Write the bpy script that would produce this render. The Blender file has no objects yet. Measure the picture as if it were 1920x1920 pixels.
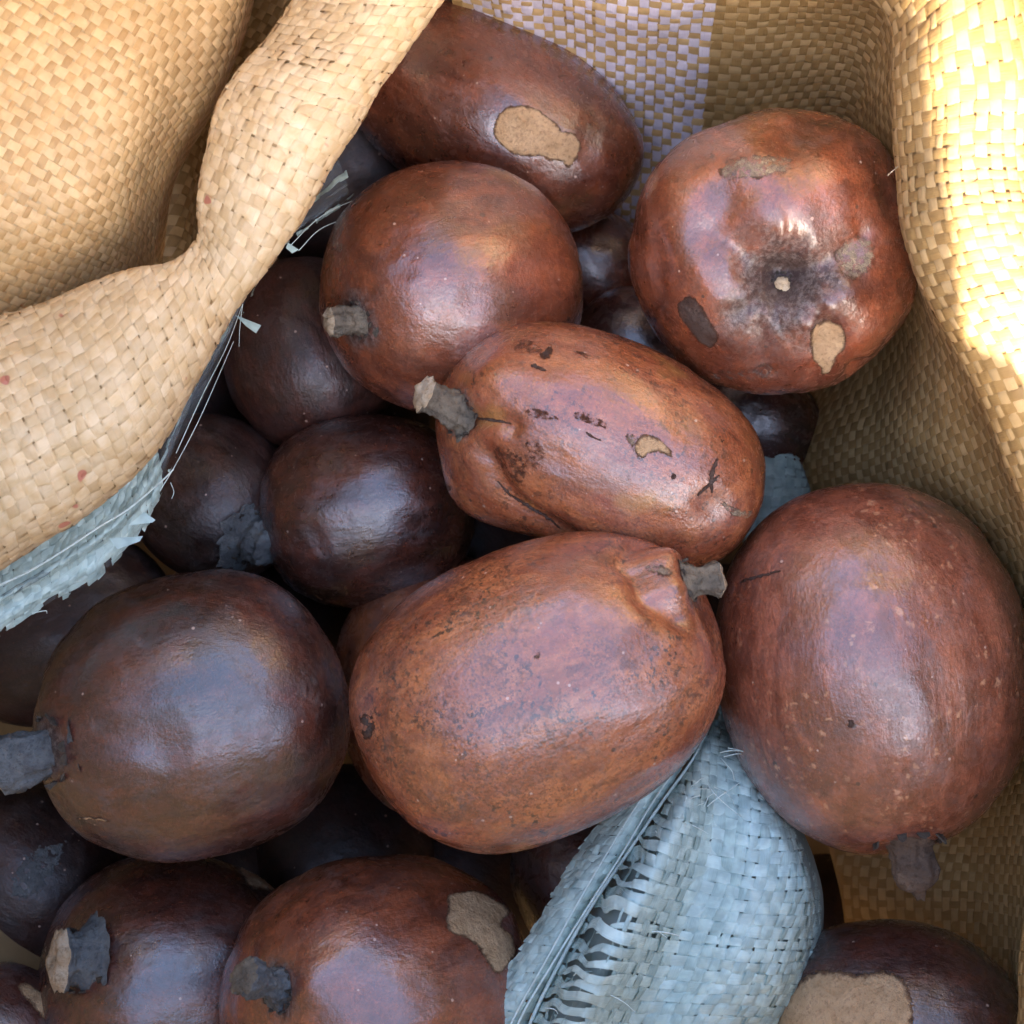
import bpy, math, random
import numpy as np
from mathutils import Vector, Matrix, noise
from mathutils.bvhtree import BVHTree

R = math.radians
rng = np.random.default_rng(7)
random.seed(7)
S = bpy.context.scene
C = S.collection

# ------------------------------------------------------------------ camera
FOV = R(44)
FW = 0.28                                  # metres across the picture at z = 0
H = FW / 2 / math.tan(FOV / 2)             # camera height above z = 0
cam_d = bpy.data.cameras.new('camera')
cam = bpy.data.objects.new('camera', cam_d)
C.objects.link(cam)
cam.location = (0, 0, H)
cam_d.sensor_width = 36
cam_d.angle = FOV
cam_d.clip_start = 0.01
cam_d.clip_end = 50
cam_d.dof.use_dof = True
cam_d.dof.focus_distance = H - 0.02
cam_d.dof.aperture_fstop = 22
S.camera = cam

# ------------------------------------------------------------------ light
SUN_EL, SUN_AZ = R(27), R(173)             # azimuth clockwise from +Y
sd = Vector((math.sin(SUN_AZ) * math.cos(SUN_EL), math.cos(SUN_AZ) * math.cos(SUN_EL), math.sin(SUN_EL)))
W = bpy.data.worlds.new('World')
S.world = W
W.use_nodes = True
wn = W.node_tree
bg = wn.nodes['Background']
sky = wn.nodes.new('ShaderNodeTexSky')
sky.sky_type = 'NISHITA'
sky.sun_disc = False
sky.sun_elevation = SUN_EL
sky.sun_rotation = SUN_AZ
sky.dust_density = 5.0
sky.ozone_density = 1.0
sky.air_density = 0.8
wn.links.new(sky.outputs[0], bg.inputs[0])
bg.inputs[1].default_value = 0.15
sl = bpy.data.lights.new('sun', 'SUN')
sl.energy = 5.0
sl.angle = R(0.7)
sl.color = (1, 0.93, 0.82)
sun = bpy.data.objects.new('sun', sl)
C.objects.link(sun)
sun.location = sd * 3
sun.rotation_euler = sd.to_track_quat('Z', 'Y').to_euler()
S.view_settings.view_transform = 'Standard'
S.view_settings.look = 'None'
S.view_settings.exposure = 3.4
S.view_settings.gamma = 1
S.cycles.use_denoising = True
S.cycles.max_bounces = 8
S.cycles.transparent_max_bounces = 12


# ------------------------------------------------------------------ helpers
def mpp(z):
    return FW * (H - z) / H / 1920


def P(px, py, z):
    m = mpp(z)
    return np.array([(px - 960) * m, (960 - py) * m, z])


def link(name, me, parent=None, mat=None):
    o = bpy.data.objects.new(name, me)
    C.objects.link(o)
    if parent is not None:
        o.parent = parent
    if mat is not None:
        me.materials.append(mat)
    return o


def mesh(name, verts, faces, smooth=True, uv=None):
    me = bpy.data.meshes.new(name)
    verts = np.asarray(verts, dtype=np.float32)
    faces = np.asarray(faces, dtype=np.int32)
    nf, k = faces.shape
    me.vertices.add(len(verts))
    me.vertices.foreach_set('co', verts.ravel())
    me.loops.add(nf * k)
    me.loops.foreach_set('vertex_index', faces.ravel())
    me.polygons.add(nf)
    me.polygons.foreach_set('loop_start', np.arange(0, nf * k, k, dtype=np.int32))
    if smooth:
        me.polygons.foreach_set('use_smooth', np.ones(nf, dtype=bool))
    if uv is not None:
        l = me.uv_layers.new(name='UVMap')
        l.data.foreach_set('uv', np.asarray(uv, dtype=np.float32)[faces.ravel()].ravel())
    me.update(calc_edges=True)
    me.validate()
    return me


def grid_faces(n, m, wrap=False):
    i = np.arange(n - 1)[:, None]
    j = np.arange(m if wrap else m - 1)[None, :]
    j2 = (j + 1) % m
    return np.stack([i * m + j, i * m + j2, (i + 1) * m + j2, (i + 1) * m + j], -1).reshape(-1, 4)


def vnoise(p, scale, seed=0):
    off = Vector((seed * 13.7, seed * 7.3, seed * 3.1))
    return np.array([noise.noise(Vector(q) * scale + off) for q in p])


def catmull(pts, n):
    """pts: (k, ...) -> n samples, interpolating."""
    pts = np.asarray(pts, float)
    k = len(pts)
    ext = np.concatenate([[2 * pts[0] - pts[1]], pts, [2 * pts[-1] - pts[-2]]])
    u = np.linspace(0, k - 1, n)
    i = np.minimum(u.astype(int), k - 2)
    f = (u - i).reshape([-1] + [1] * (pts.ndim - 1))
    p0, p1, p2, p3 = ext[i], ext[i + 1], ext[i + 2], ext[i + 3]
    return 0.5 * (2 * p1 + (p2 - p0) * f + (2 * p0 - 5 * p1 + 4 * p2 - p3) * f ** 2 + (-p0 + 3 * p1 - 3 * p2 + p3) * f ** 3)


def in_poly(x, y, poly):
    ins = np.zeros(np.shape(x), bool)
    n = len(poly)
    for a in range(n):
        x1, y1 = poly[a]
        x2, y2 = poly[(a + 1) % n]
        c = ((y1 > y) != (y2 > y)) & (x < (x2 - x1) * (y - y1) / ((y2 - y1) + 1e-9) + x1)
        ins ^= c
    return ins


# ------------------------------------------------------------------ materials
class NT:
    def __init__(s, name):
        s.m = bpy.data.materials.new(name)
        s.m.use_nodes = True
        s.t = s.m.node_tree
        s.b = s.t.nodes['Principled BSDF']
        s.out = s.t.nodes['Material Output']

    def n(s, typ, **kw):
        nd = s.t.nodes.new('ShaderNode' + typ)
        for k, v in kw.items():
            if k == 'ins':
                for a, b in v.items():
                    s.set(nd.inputs[a], b)
            else:
                setattr(nd, k, v)
        return nd

    def set(s, inp, v):
        if hasattr(v, 'is_output') or isinstance(v, bpy.types.NodeSocket):
            s.t.links.new(v, inp)
        else:
            inp.default_value = v

    def noise(s, vec, scale, detail=4, rough=0.6, dist=0.0):
        nd = s.n('TexNoise', ins={'Vector': vec, 'Scale': scale, 'Detail': detail, 'Roughness': rough, 'Distortion': dist})
        return nd.outputs[0]

    def ramp(s, v, lo, hi, a=0.0, b=1.0, smooth=True):
        nd = s.n('MapRange', ins={'Value': v, 'From Min': lo, 'From Max': hi, 'To Min': a, 'To Max': b})
        if smooth:
            nd.interpolation_type = 'SMOOTHSTEP'
        return nd.outputs[0]

    def mix(s, f, a, b, mode='MIX'):
        nd = s.n('Mix', data_type='RGBA', blend_type=mode)
        s.set(nd.inputs[0], f)
        s.set(nd.inputs[6], a)
        s.set(nd.inputs[7], b)
        return nd.outputs[2]

    def math(s, op, a, b=0.0):
        nd = s.n('Math', operation=op)
        s.set(nd.inputs[0], a)
        s.set(nd.inputs[1], b)
        return nd.outputs[0]

    def vscale(s, vec, sc, loc=(0, 0, 0)):
        nd = s.n('Mapping', ins={'Vector': vec, 'Scale': sc, 'Location': loc})
        return nd.outputs[0]

    def bump(s, h, strength, dist):
        nd = s.n('Bump', ins={'Height': h, 'Strength': strength, 'Distance': dist})
        s.t.links.new(nd.outputs[0], s.b.inputs['Normal'])
        return nd.outputs[0]


def col(r, g, b):
    return (r, g, b, 1)


def tape_material(name, ca, cb, trans=0.35, rough=0.42, tint=None, spec=0.5, alpha=None):
    t = NT(name)
    uv = t.n('UVMap').outputs[0]
    ob = t.n('ObjectInfo')
    geo = t.n('NewGeometry').outputs['Position']
    streak = t.noise(t.vscale(uv, (0.35, 9, 1)), 1.0, 5, 0.65)
    tile = t.noise(geo, 260, 2, 0.5)
    big = t.noise(geo, 22, 3, 0.5)
    c = t.mix(t.ramp(tile, 0.35, 0.65), ca, cb)
    c = t.mix(t.math('MULTIPLY', t.ramp(ob.outputs['Random'], 0, 1), 0.35), c, col(*[x * 0.62 for x in cb[:3]]))
    c = t.mix(t.ramp(big, 0.4, 0.75, 0, 0.3), c, col(*[x * y for x, y in zip(cb[:3], (0.72, 0.68, 0.6))]))
    c = t.mix(t.ramp(streak, 0.55, 0.8, 0, 0.35), c, col(*[x * 0.55 for x in ca[:3]]))
    if tint:
        rare = t.noise(geo, 150, 1, 0.4)
        c = t.mix(t.ramp(rare, 0.735, 0.76, 0, 0.75), c, tint)
    t.set(t.b.inputs['Base Color'], c)
    t.set(t.b.inputs['Roughness'], t.ramp(streak, 0.3, 0.7, rough - 0.1, rough + 0.15))
    t.b.inputs['Specular IOR Level'].default_value = spec
    n = t.bump(streak, 0.5, 0.0003)
    tr = t.n('BsdfTranslucent', ins={'Color': c, 'Normal': n})
    mx = t.n('MixShader', ins={0: trans, 1: t.b.outputs[0], 2: tr.outputs[0]})
    if alpha is not None:
        tp = t.n('BsdfTransparent')
        m2 = t.n('MixShader', ins={0: alpha, 1: tp.outputs[0], 2: mx.outputs[0]})
        mx = m2
    t.t.links.new(mx.outputs[0], t.out.inputs[0])
    return t.m


M = {}
M['tan'] = tape_material('tan_tape', col(0.84, 0.65, 0.40), col(0.76, 0.55, 0.29), 0.30, 0.34, tint=col(0.5, 0.12, 0.09))
M['tan_w'] = tape_material('tan_weft_tape', col(0.80, 0.61, 0.36), col(0.70, 0.49, 0.25), 0.30, 0.38, tint=col(0.5, 0.12, 0.09))
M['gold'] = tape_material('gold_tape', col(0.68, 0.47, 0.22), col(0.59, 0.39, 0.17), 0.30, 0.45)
M['gold_w'] = tape_material('gold_weft_tape', col(0.48, 0.30, 0.11), col(0.40, 0.24, 0.085), 0.30, 0.5)  # darkened against the warp to stand in for back-lit tape overlaps
M['flap_a'] = tape_material('flap_warp_tape', col(0.88, 0.61, 0.29), col(0.80, 0.52, 0.23), 0.3, 0.4)  # back light through the flap is put into this lighter colour
M['flap'] = tape_material('flap_weft_tape', col(0.72, 0.46, 0.19), col(0.62, 0.37, 0.14), 0.3, 0.45)  # darker weft paints the overlaps of back-lit cloth
M['white'] = tape_material('white_stripe_tape', col(0.80, 0.74, 0.82), col(0.68, 0.62, 0.72), 0.25, 0.35)
M['pale'] = tape_material('pale_blue_tape', col(0.62, 0.80, 0.75), col(0.42, 0.57, 0.55), 0.2, 0.24)
M['pale_w'] = tape_material('pale_blue_weft_tape', col(0.70, 0.88, 0.83), col(0.50, 0.66, 0.63), 0.2, 0.20)
M['film'] = tape_material('clear_film', col(0.40, 0.48, 0.54), col(0.34, 0.42, 0.48), 0.3, 0.25, alpha=0.24)


def cloth_material(name, c, trans):
    t = NT(name)
    geo = t.n('NewGeometry').outputs['Position']
    v = t.noise(geo, 60, 4)
    cc = t.mix(v, c, col(*[x * 0.6 for x in c[:3]]))
    t.set(t.b.inputs['Base Color'], cc)
    t.b.inputs['Roughness'].default_value = 0.6
    tr = t.n('BsdfTranslucent', ins={'Color': cc})
    mx = t.n('MixShader', ins={0: trans, 1: t.b.outputs[0], 2: tr.outputs[0]})
    t.t.links.new(mx.outputs[0], t.out.inputs[0])
    return t.m


M['inner'] = cloth_material('pale_inner_layer', col(0.34, 0.43, 0.42), 0.2)
M['cloth_l'] = cloth_material('flap_cloth', col(0.85, 0.60, 0.30), 0.35)  # lightened too, for the back-lit look of the flap
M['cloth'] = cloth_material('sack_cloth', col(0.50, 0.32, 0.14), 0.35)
M['body'] = cloth_material('sack_body_cloth', col(0.33, 0.22, 0.11), 0.05)  # darker than the visible cloth to cut warm bounce


def fruit_material(name, dark, mid, light, lightness=0.5, speck=0.5, dust=0.3, rough=0.33, lspeck=0.0, yellow=0.0, blotch=0.5, coat=1.0, stem=None, stemr=0.012, seed=0):
    t = NT(name)
    oc = t.n('TexCoord').outputs['Object']
    o = t.vscale(oc, (1, 1, 1), (seed * 0.37, seed * 0.11, seed * 0.23))
    lon = t.vscale(o, (1, 1, 0.35))
    big = t.noise(o, 38, 4, 0.55, 0.3)
    med = t.noise(lon, 150, 5, 0.65, 0.4)
    fine = t.noise(o, 900, 4, 0.7)
    c = t.mix(t.ramp(big, 0.62 - lightness * 0.5, 0.95 - lightness * 0.5), dark, mid)
    c = t.mix(t.math('MULTIPLY', t.ramp(med, 0.40, 0.66), lightness), c, light)
    c = t.mix(t.ramp(fine, 0.35, 0.75, 0.35, 0), c, col(*[x * 0.45 for x in dark[:3]]))
    # dark blotched speckles
    region = t.ramp(t.noise(o, 60, 3, 0.6), 0.38, 0.62)
    sp1 = t.ramp(t.noise(o, 620, 3, 0.65), 0.58 - 0.04 * speck, 0.66 - 0.04 * speck)
    sp = t.math('MULTIPLY', t.math('MULTIPLY', sp1, region), speck)
    c = t.mix(sp, c, col(0.030, 0.014, 0.010))
    sp2 = t.ramp(t.noise(o, 1500, 2, 0.6), 0.50, 0.60)
    reg3 = t.ramp(t.noise(o, 85, 4, 0.7), 0.42, 0.56)
    c = t.mix(t.math('MULTIPLY', t.math('MULTIPLY', sp2, reg3), min(1.0, 0.25 + speck * 0.6)), c, col(*[x * 0.35 for x in mid[:3]]))
    sp3 = t.ramp(t.noise(o, 1300, 2, 0.6), 0.64, 0.72)
    c = t.mix(t.math('MULTIPLY', sp3, 0.35), c, col(*[min(1, x * 1.5) for x in light[:3]]))
    vor = t.n('TexVoronoi', ins={'Vector': o, 'Scale': 170, 'Randomness': 1.0})
    vsz = t.n('SeparateColor', ins={0: vor.outputs['Color']})
    dots = t.math('LESS_THAN', vor.outputs['Distance'], t.math('MULTIPLY', t.math('SUBTRACT', vsz.outputs[0], 0.72), 0.5))
    c = t.mix(t.math('MULTIPLY', dots, 0.8), c, col(0.025, 0.015, 0.012))
    if lspeck > 0:
        v2 = t.n('TexVoronoi', ins={'Vector': t.n('VectorMath', operation='ADD', ins={0: o, 1: t.vscale(t.n('TexNoise', ins={'Vector': o, 'Scale': 500, 'Detail': 3}).outputs['Color'], (0.004, 0.004, 0.004))}).outputs[0], 'Scale': 430, 'Randomness': 1.0})
        s2 = t.n('SeparateColor', ins={0: v2.outputs['Color']})
        d2 = t.ramp(t.math('SUBTRACT', v2.outputs['Distance'], t.math('MULTIPLY', t.math('SUBTRACT', s2.outputs[0], 0.5), 0.55)), -0.05, 0.22, 1, 0)
        reg2 = t.ramp(t.noise(o, 45, 2), 0.42, 0.6)
        c = t.mix(t.math('MULTIPLY', t.math('MULTIPLY', d2, reg2), lspeck), c, col(0.50, 0.24, 0.13))
    if yellow > 0:
        c = t.mix(t.ramp(t.noise(o, 48, 2, 0.5), 0.56, 0.70, 0, yellow), c, col(0.42, 0.22, 0.05))
    bl = t.math('MULTIPLY', t.ramp(t.noise(o, 75, 5, 0.7, 1.0), 0.55, 0.63), t.ramp(t.noise(o, 260, 3, 0.6), 0.40, 0.58))
    c = t.mix(t.math('MULTIPLY', bl, blotch), c, col(*[x * 0.38 for x in mid[:3]]))
    v3 = t.n('TexVoronoi', ins={'Vector': o, 'Scale': 420, 'Randomness': 1.0})
    s3 = t.n('SeparateColor', ins={0: v3.outputs['Color']})
    d3 = t.math('LESS_THAN', v3.outputs['Distance'], t.math('MULTIPLY', t.math('SUBTRACT', s3.outputs[1], 0.86), 1.3))
    c = t.mix(t.math('MULTIPLY', d3, 0.75), c, col(0.55, 0.38, 0.30))
    # dry grey bloom in patches
    dm = t.math('MULTIPLY', t.ramp(t.noise(o, 55, 5, 0.75, 0.6), 0.47, 0.72), t.ramp(t.noise(o, 480, 4, 0.75), 0.36, 0.62))
    dm = t.math('MULTIPLY', dm, dust)
    c = t.mix(dm, c, col(0.17, 0.14, 0.125))
    rough_s = t.ramp(t.noise(o, 210, 5, 0.7, 0.5), 0.32, 0.7, rough - 0.07, rough + 0.16)
    rs = t.math('ADD', rough_s, t.math('MULTIPLY', dm, 0.3))
    if stem is not None:
        vd = t.n('VectorMath', operation='DISTANCE', ins={0: oc, 1: stem})
        dist = t.math('ADD', vd.outputs['Value'], t.math('MULTIPLY', t.math('SUBTRACT', t.noise(o, 130, 4, 0.7), 0.5), stemr * 1.6))
        g = t.ramp(dist, stemr * 0.35, stemr * 1.25, 0.85, 0)
        gn = t.mix(t.ramp(t.noise(o, 620, 4, 0.8), 0.42, 0.62), col(0.018, 0.014, 0.014), col(0.17, 0.15, 0.135))
        gn = t.mix(t.ramp(dist, 0.0, stemr * 0.75, 0.8, 0.0), gn, col(0.016, 0.013, 0.012))
        c = t.mix(g, c, gn)
        rs = t.math('ADD', rs, t.math('MULTIPLY', g, 0.3))
        dm = t.math('MAXIMUM', dm, t.math('MULTIPLY', g, 0.6))
    t.set(t.b.inputs['Base Color'], c)
    t.set(t.b.inputs['Roughness'], rs)
    t.b.inputs['Specular IOR Level'].default_value = 0.5
    t.set(t.b.inputs['Coat Weight'], t.ramp(dm, 0.0, 0.5, coat, 0.2 * coat))
    t.set(t.b.inputs['Coat Roughness'], t.ramp(rough_s, rough - 0.07, rough + 0.16, rough - 0.21, rough + 0.02))
    t.b.inputs['Coat IOR'].default_value = 1.75
    h = t.math('ADD', t.math('MULTIPLY', t.noise(lon, 300, 5, 0.65, 0.3), 1.0), t.math('MULTIPLY', fine, 0.35))
    h = t.math('SUBTRACT', h, t.math('MULTIPLY', dots, 0.3))
    h = t.math('ADD', h, t.math('MULTIPLY', t.noise(o, 1500, 3, 0.7), 0.22))
    h = t.math('ADD', h, t.math('MULTIPLY', t.noise(o, 120, 3, 0.6), 0.8))
    t.bump(h, 0.5, 0.0009)
    cb = t.n('Bump', ins={'Height': h, 'Strength': 0.26, 'Distance': 0.0009})
    t.set(t.b.inputs['Coat Normal'], cb.outputs[0])
    return t.m


def cork_material(name, a, b, d, scale=1.0, rough=0.85, rim=False, cover=1.0):
    t = NT(name)
    g = t.n('NewGeometry').outputs['Position']
    n1 = t.noise(g, 900 * scale, 5, 0.75)
    n2 = t.noise(g, 160 * scale, 4, 0.6, 0.4)
    c = t.mix(t.ramp(n2, 0.35, 0.65), a, b)
    c = t.mix(t.ramp(n1, 0.50, 0.66, 0, 0.6), c, d)
    n3 = t.noise(g, 420 * scale, 5, 0.75)
    c = t.mix(t.ramp(n3, 0.50, 0.68, 0, 0.35), c, col(*[x * 0.5 for x in b[:3]]))
    if rim:
        at = t.n('Attribute', attribute_name='rim').outputs['Fac']
        c = t.mix(t.ramp(t.math('ADD', at, t.math('MULTIPLY', t.math('SUBTRACT', n3, 0.5), 0.9)), 0.12, 0.42, 0, 0.85), c, col(0.075, 0.032, 0.018))
    t.set(t.b.inputs['Base Color'], c)
    t.b.inputs['Roughness'].default_value = rough
    t.b.inputs['Specular IOR Level'].default_value = 0.2
    t.bump(t.math('ADD', n1, t.math('ADD', n2, n3)), 1.0, 0.0010)
    if rim:
        edge = t.math('ADD', at, t.math('MULTIPLY', t.math('SUBTRACT', t.noise(g, 700, 4, 0.75), 0.5), 1.1))
        al = t.ramp(edge, 0.42, 0.58, 1.0, 0.0)
        if cover < 1:
            al = t.math('MULTIPLY', al, t.ramp(t.noise(g, 520, 5, 0.8), 0.50 - 0.25 * (cover - 0.5), 0.62 - 0.25 * (cover - 0.5)))
            al = t.math('MINIMUM', al, 0.92)
        t.set(t.b.inputs['Alpha'], al)
    return t.m


M['cork'] = cork_material('bare_tan_flesh', col(0.60, 0.40, 0.23), col(0.50, 0.32, 0.17), col(0.26, 0.15, 0.08), rim=True)
M['corkg'] = cork_material('weathered_flesh', col(0.38, 0.29, 0.19), col(0.27, 0.20, 0.14), col(0.08, 0.055, 0.045), 0.9, rim=True, cover=.75)
M['scab'] = cork_material('dark_scab', col(0.085, 0.045, 0.032), col(0.12, 0.085, 0.07), col(0.025, 0.016, 0.014), 1.2, 0.6, rim=True)
M['crust'] = cork_material('pale_crust', col(0.27, 0.23, 0.20), col(0.13, 0.08, 0.06), col(0.06, 0.03, 0.025), 0.7, rim=True, cover=.5)
M['stain'] = cork_material('brown_stain', col(0.13, 0.050, 0.026), col(0.09, 0.035, 0.02), col(0.05, 0.02, 0.014), 1.3, 0.5, rim=True, cover=.62)
M['stem'] = cork_material('stem_bark', col(0.22, 0.18, 0.13), col(0.13, 0.11, 0.085), col(0.045, 0.035, 0.025), 0.8)
M['stemb'] = cork_material('blue_grey_stem_bark', col(0.16, 0.17, 0.17), col(0.10, 0.105, 0.11), col(0.04, 0.045, 0.05), 0.8)
M['calyx'] = cork_material('calyx', col(0.10, 0.08, 0.06), col(0.06, 0.045, 0.035), col(0.02, 0.015, 0.012), 0.8)
M['stembr'] = cork_material('brown_stem_bark', col(0.17, 0.115, 0.08), col(0.11, 0.075, 0.055), col(0.05, 0.03, 0.02), 0.8)
M['tip'] = cork_material('broken_stem_end', col(0.55, 0.46, 0.34), col(0.40, 0.30, 0.19), col(0.2, 0.13, 0.07), 0.8)
M['fibre'] = cork_material('fibre', col(0.75, 0.88, 0.84), col(0.68, 0.82, 0.78), col(0.6, 0.72, 0.70), 0.5, 0.4)
M['hair'] = cork_material('hair', col(0.6, 0.5, 0.4), col(0.5, 0.45, 0.35), col(0.4, 0.35, 0.3), 0.5, 0.4)
M['soil'] = cork_material('soil', col(0.20, 0.15, 0.10), col(0.14, 0.10, 0.07), col(0.07, 0.05, 0.04), 0.05)


# ------------------------------------------------------------------ ground
g = mesh('ground', [(-3, -3, -0.165), (3, -3, -0.165), (3, 3, -0.165), (-3, 3, -0.165)], [(0, 1, 2, 3)], False)
go = link('ground', g, None, M['soil'])
go['kind'] = 'structure'


# ------------------------------------------------------------------ woven cloth
class Cloth:
    """A surface from rows of control points, measured in metres along (s) and across (t) so tapes keep their pitch."""

    def __init__(self, rows, nu=240, nv=120, vref=0.5, step=0.0012, wr=0.0, wscale=30, seed=0):
        rows = np.array([[P(*q) for q in r] for r in rows])
        G = catmull(rows, nu)
        G = np.swapaxes(catmull(np.swapaxes(G, 0, 1), nv), 0, 1)
        du = np.gradient(G, axis=0)
        dv = np.gradient(G, axis=1)
        N = np.cross(du, dv)
        N /= np.linalg.norm(N, axis=2, keepdims=True) + 1e-12
        if wr > 0:
            nn = vnoise(G.reshape(-1, 3), wscale, seed).reshape(nu, nv)
            nn += 0.45 * vnoise(G.reshape(-1, 3), wscale * 2.3, seed + 3).reshape(nu, nv)
            G = G + N * (nn * wr)[..., None]
            du = np.gradient(G, axis=0)
            dv = np.gradient(G, axis=1)
            N = np.cross(du, dv)
            N /= np.linalg.norm(N, axis=2, keepdims=True) + 1e-12
        if N[..., 2].mean() < 0:
            N = -N
        self.G, self.N = G, N
        jr = int(vref * (nv - 1))
        spine = G[:, jr]
        s = np.concatenate([[0], np.cumsum(np.linalg.norm(np.diff(spine, axis=0), axis=1))])
        T = np.concatenate([np.zeros((nu, 1)), np.cumsum(np.linalg.norm(np.diff(G, axis=1), axis=2), axis=1)], 1)
        T -= T[:, jr:jr + 1]
        self.step = step
        self.L = s[-1]
        self.t0, self.t1 = T.min(), T.max()
        ns = int(self.L / step) + 2
        nt = int((self.t1 - self.t0) / step) + 2
        Rg = np.full((ns, nt, 6), np.nan)
        ts = self.t0 + np.arange(nt) * step
        for i in range(ns):
            u = np.interp(min(i * step, self.L), s, np.arange(nu))
            i0 = min(int(u), nu - 2)
            f = u - i0
            row = np.concatenate([G[i0] * (1 - f) + G[i0 + 1] * f, N[i0] * (1 - f) + N[i0 + 1] * f], 1)
            tr = T[i0] * (1 - f) + T[i0 + 1] * f
            ok = (ts >= tr[0]) & (ts <= tr[-1])
            for k in range(6):
                Rg[i, ok, k] = np.interp(ts[ok], tr, row[:, k])
        self.R = Rg

    def at(self, s, t):
        x = s / self.step
        y = (t - self.t0) / self.step
        ns, nt = self.R.shape[:2]
        bad = (x < 0) | (y < 0) | (x > ns - 1.001) | (y > nt - 1.001)
        i = np.clip(x.astype(int), 0, ns - 2)
        j = np.clip(y.astype(int), 0, nt - 2)
        fx = np.clip(x - i, 0, 1)[..., None]
        fy = np.clip(y - j, 0, 1)[..., None]
        q = (self.R[i, j] * (1 - fx) * (1 - fy) + self.R[i + 1, j] * fx * (1 - fy) + self.R[i, j + 1] * (1 - fx) * fy + self.R[i + 1, j + 1] * fx * fy)
        q[bad] = np.nan
        return q[..., :3], q[..., 3:]

    def backing(self, name, parent, mat, off=-0.0007, sub=3):
        V = (self.G + self.N * off)[::sub, ::sub]
        n, m = V.shape[:2]
        return link(name, mesh(name, V.reshape(-1, 3), grid_faces(n, m)), parent, mat)

    def weave(self, parent, pitch, mat_a, mat_b, bias=0.0, wa=0.95, wb=0.95, amp=0.00022, tilt=0.00012, names=('warp_tape', 'weft_tape'), matfun=None, mod=None, keep=None, seed=0):
        """Tapes along a (at constant b) and along b (at constant a)."""
        rg = np.random.default_rng(seed)
        cb, sb = math.cos(bias), math.sin(bias)
        cs = [(s, t) for s in (0, self.L) for t in (self.t0, self.t1)]
        A = [s * cb + t * sb for s, t in cs]
        B = [-s * sb + t * cb for s, t in cs]
        ia = (int(min(A) / pitch) - 1, int(max(A) / pitch) + 1)
        ib = (int(min(B) / pitch) - 1, int(max(B) / pitch) + 1)
        fr = np.array([-0.5, -0.40, -0.22, 0.22, 0.40])
        rnd = rg.random((2, ia[1] - ia[0] + 2, ib[1] - ib[0] + 2))
        count = 0
        for d in (0, 1):
            main, cross = (ia, ib) if d == 0 else (ib, ia)
            w0 = wa if d == 0 else wb
            for c in range(cross[0], cross[1] + 1):
                w = w0 * (1 + rg.normal(0, 0.05)) * pitch
                if rg.random() < 0.12:
                    w *= rg.uniform(0.62, 0.85)
                cc = (c + 0.5) * pitch + rg.normal(0, 0.03) * pitch
                k = np.arange(main[0], main[1] + 1)
                pos = ((k + 0.5)[:, None] + fr[None, :]).ravel() * pitch
                f = np.tile(fr, len(k))
                kk = np.repeat(k, len(fr))
                sg = np.where((kk + c + d) % 2 == 0, 1.0, -1.0)
                h = amp * sg * np.tanh(2.6 * np.cos(np.pi * f)) / math.tanh(2.6)
                rr = rnd[d, (kk - main[0]) if d == 0 else (c - cross[0]), (c - cross[0]) if d == 0 else (kk - main[0])] - 0.5
                wob = 0.05 * pitch * np.sin(pos / pitch * 0.7 + c * 2.1) + 0.12 * pitch * np.sin(pos / pitch * 0.13 + c * 0.23)
                x = np.array([-0.5, -0.36, 0.0, 0.36, 0.5])
                X = x[None, :] * w + (cc + wob)[:, None]
                Hh = h[:, None] + (rr * 2 * tilt)[:, None] * x[None, :] * 2 - 0.00010 * (np.abs(x)[None, :] * 2) ** 4 * 1.0
                PP = np.repeat(pos[:, None], 5, 1)
                if mod is not None:
                    PP, X, Hh = mod(d, c, PP, X, Hh, pitch, rg)
                if d == 0:
                    a, b = PP, X
                else:
                    a, b = X, PP
                s = a * cb - b * sb
                t = a * sb + b * cb
                q, nn = self.at(s, t)
                V = q + nn * Hh[..., None]
                ok = ~np.isnan(V).any(axis=(1, 2))
                if keep is not None:
                    ok &= keep(d, c, s[:, 2], t[:, 2])
                if ok.sum() < 3:
                    continue
                # one object for each unbroken run of tape
                fcg = grid_faces(len(pos), 5).reshape(-1, 4, 4)
                good = ok[:-1] & ok[1:]
                edges = np.flatnonzero(np.diff(np.concatenate([[0], good.astype(int), [0]])))
                uvf = np.stack([np.repeat(pos / pitch, 5), np.tile(x + 0.5, len(pos)) + c * 3.3], 1)
                for g0, g1 in edges.reshape(-1, 2):
                    if g1 - g0 < 3:
                        continue
                    fc = fcg[g0:g1].reshape(-1, 4)
                    used = np.unique(fc)
                    remap = np.full(len(pos) * 5, -1)
                    remap[used] = np.arange(len(used))
                    mt = (mat_a, mat_b)[d]
                    if matfun:
                        mt = matfun(d, c, cc, 0, 0) or mt
                    link(names[d], mesh(names[d], V.reshape(-1, 3)[used], remap[fc], True, uvf[used]), parent, mt)
                count += 1
        return count


PITCH = 0.0031

sack = bpy.data.objects.new('woven_sack', None)
C.objects.link(sack)
sack['label'] = 'open tan woven plastic sack with rolled mouth holding the brown fruit'
sack['category'] = 'sack'

# --- sack body, mostly unseen; rim shaped to shade the fruit, notched for sun
NA, NR = 180, 40
ang = np.linspace(0, 2 * np.pi, NA, endpoint=False)


def shade_rim_height(a):
    d = math.degrees(a) % 360          # 0 = +X, 90 = +Y
    pts = [(0, 0.22), (60, 0.17), (90, 0.14), (105, 0.15), (120, 0.17), (150, 0.20), (180, 0.23), (200, 0.27), (225, 0.30), (270, 0.33), (308, 0.33), (311, 0.149), (316, 0.147), (324, 0.120), (333, 0.115), (337, 0.26), (340, 0.25), (360, 0.22)]  # unseen heights set for light: tall front blocks sun, low notch admits it
    return np.interp(d, [p[0] for p in pts], [p[1] for p in pts])


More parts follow.
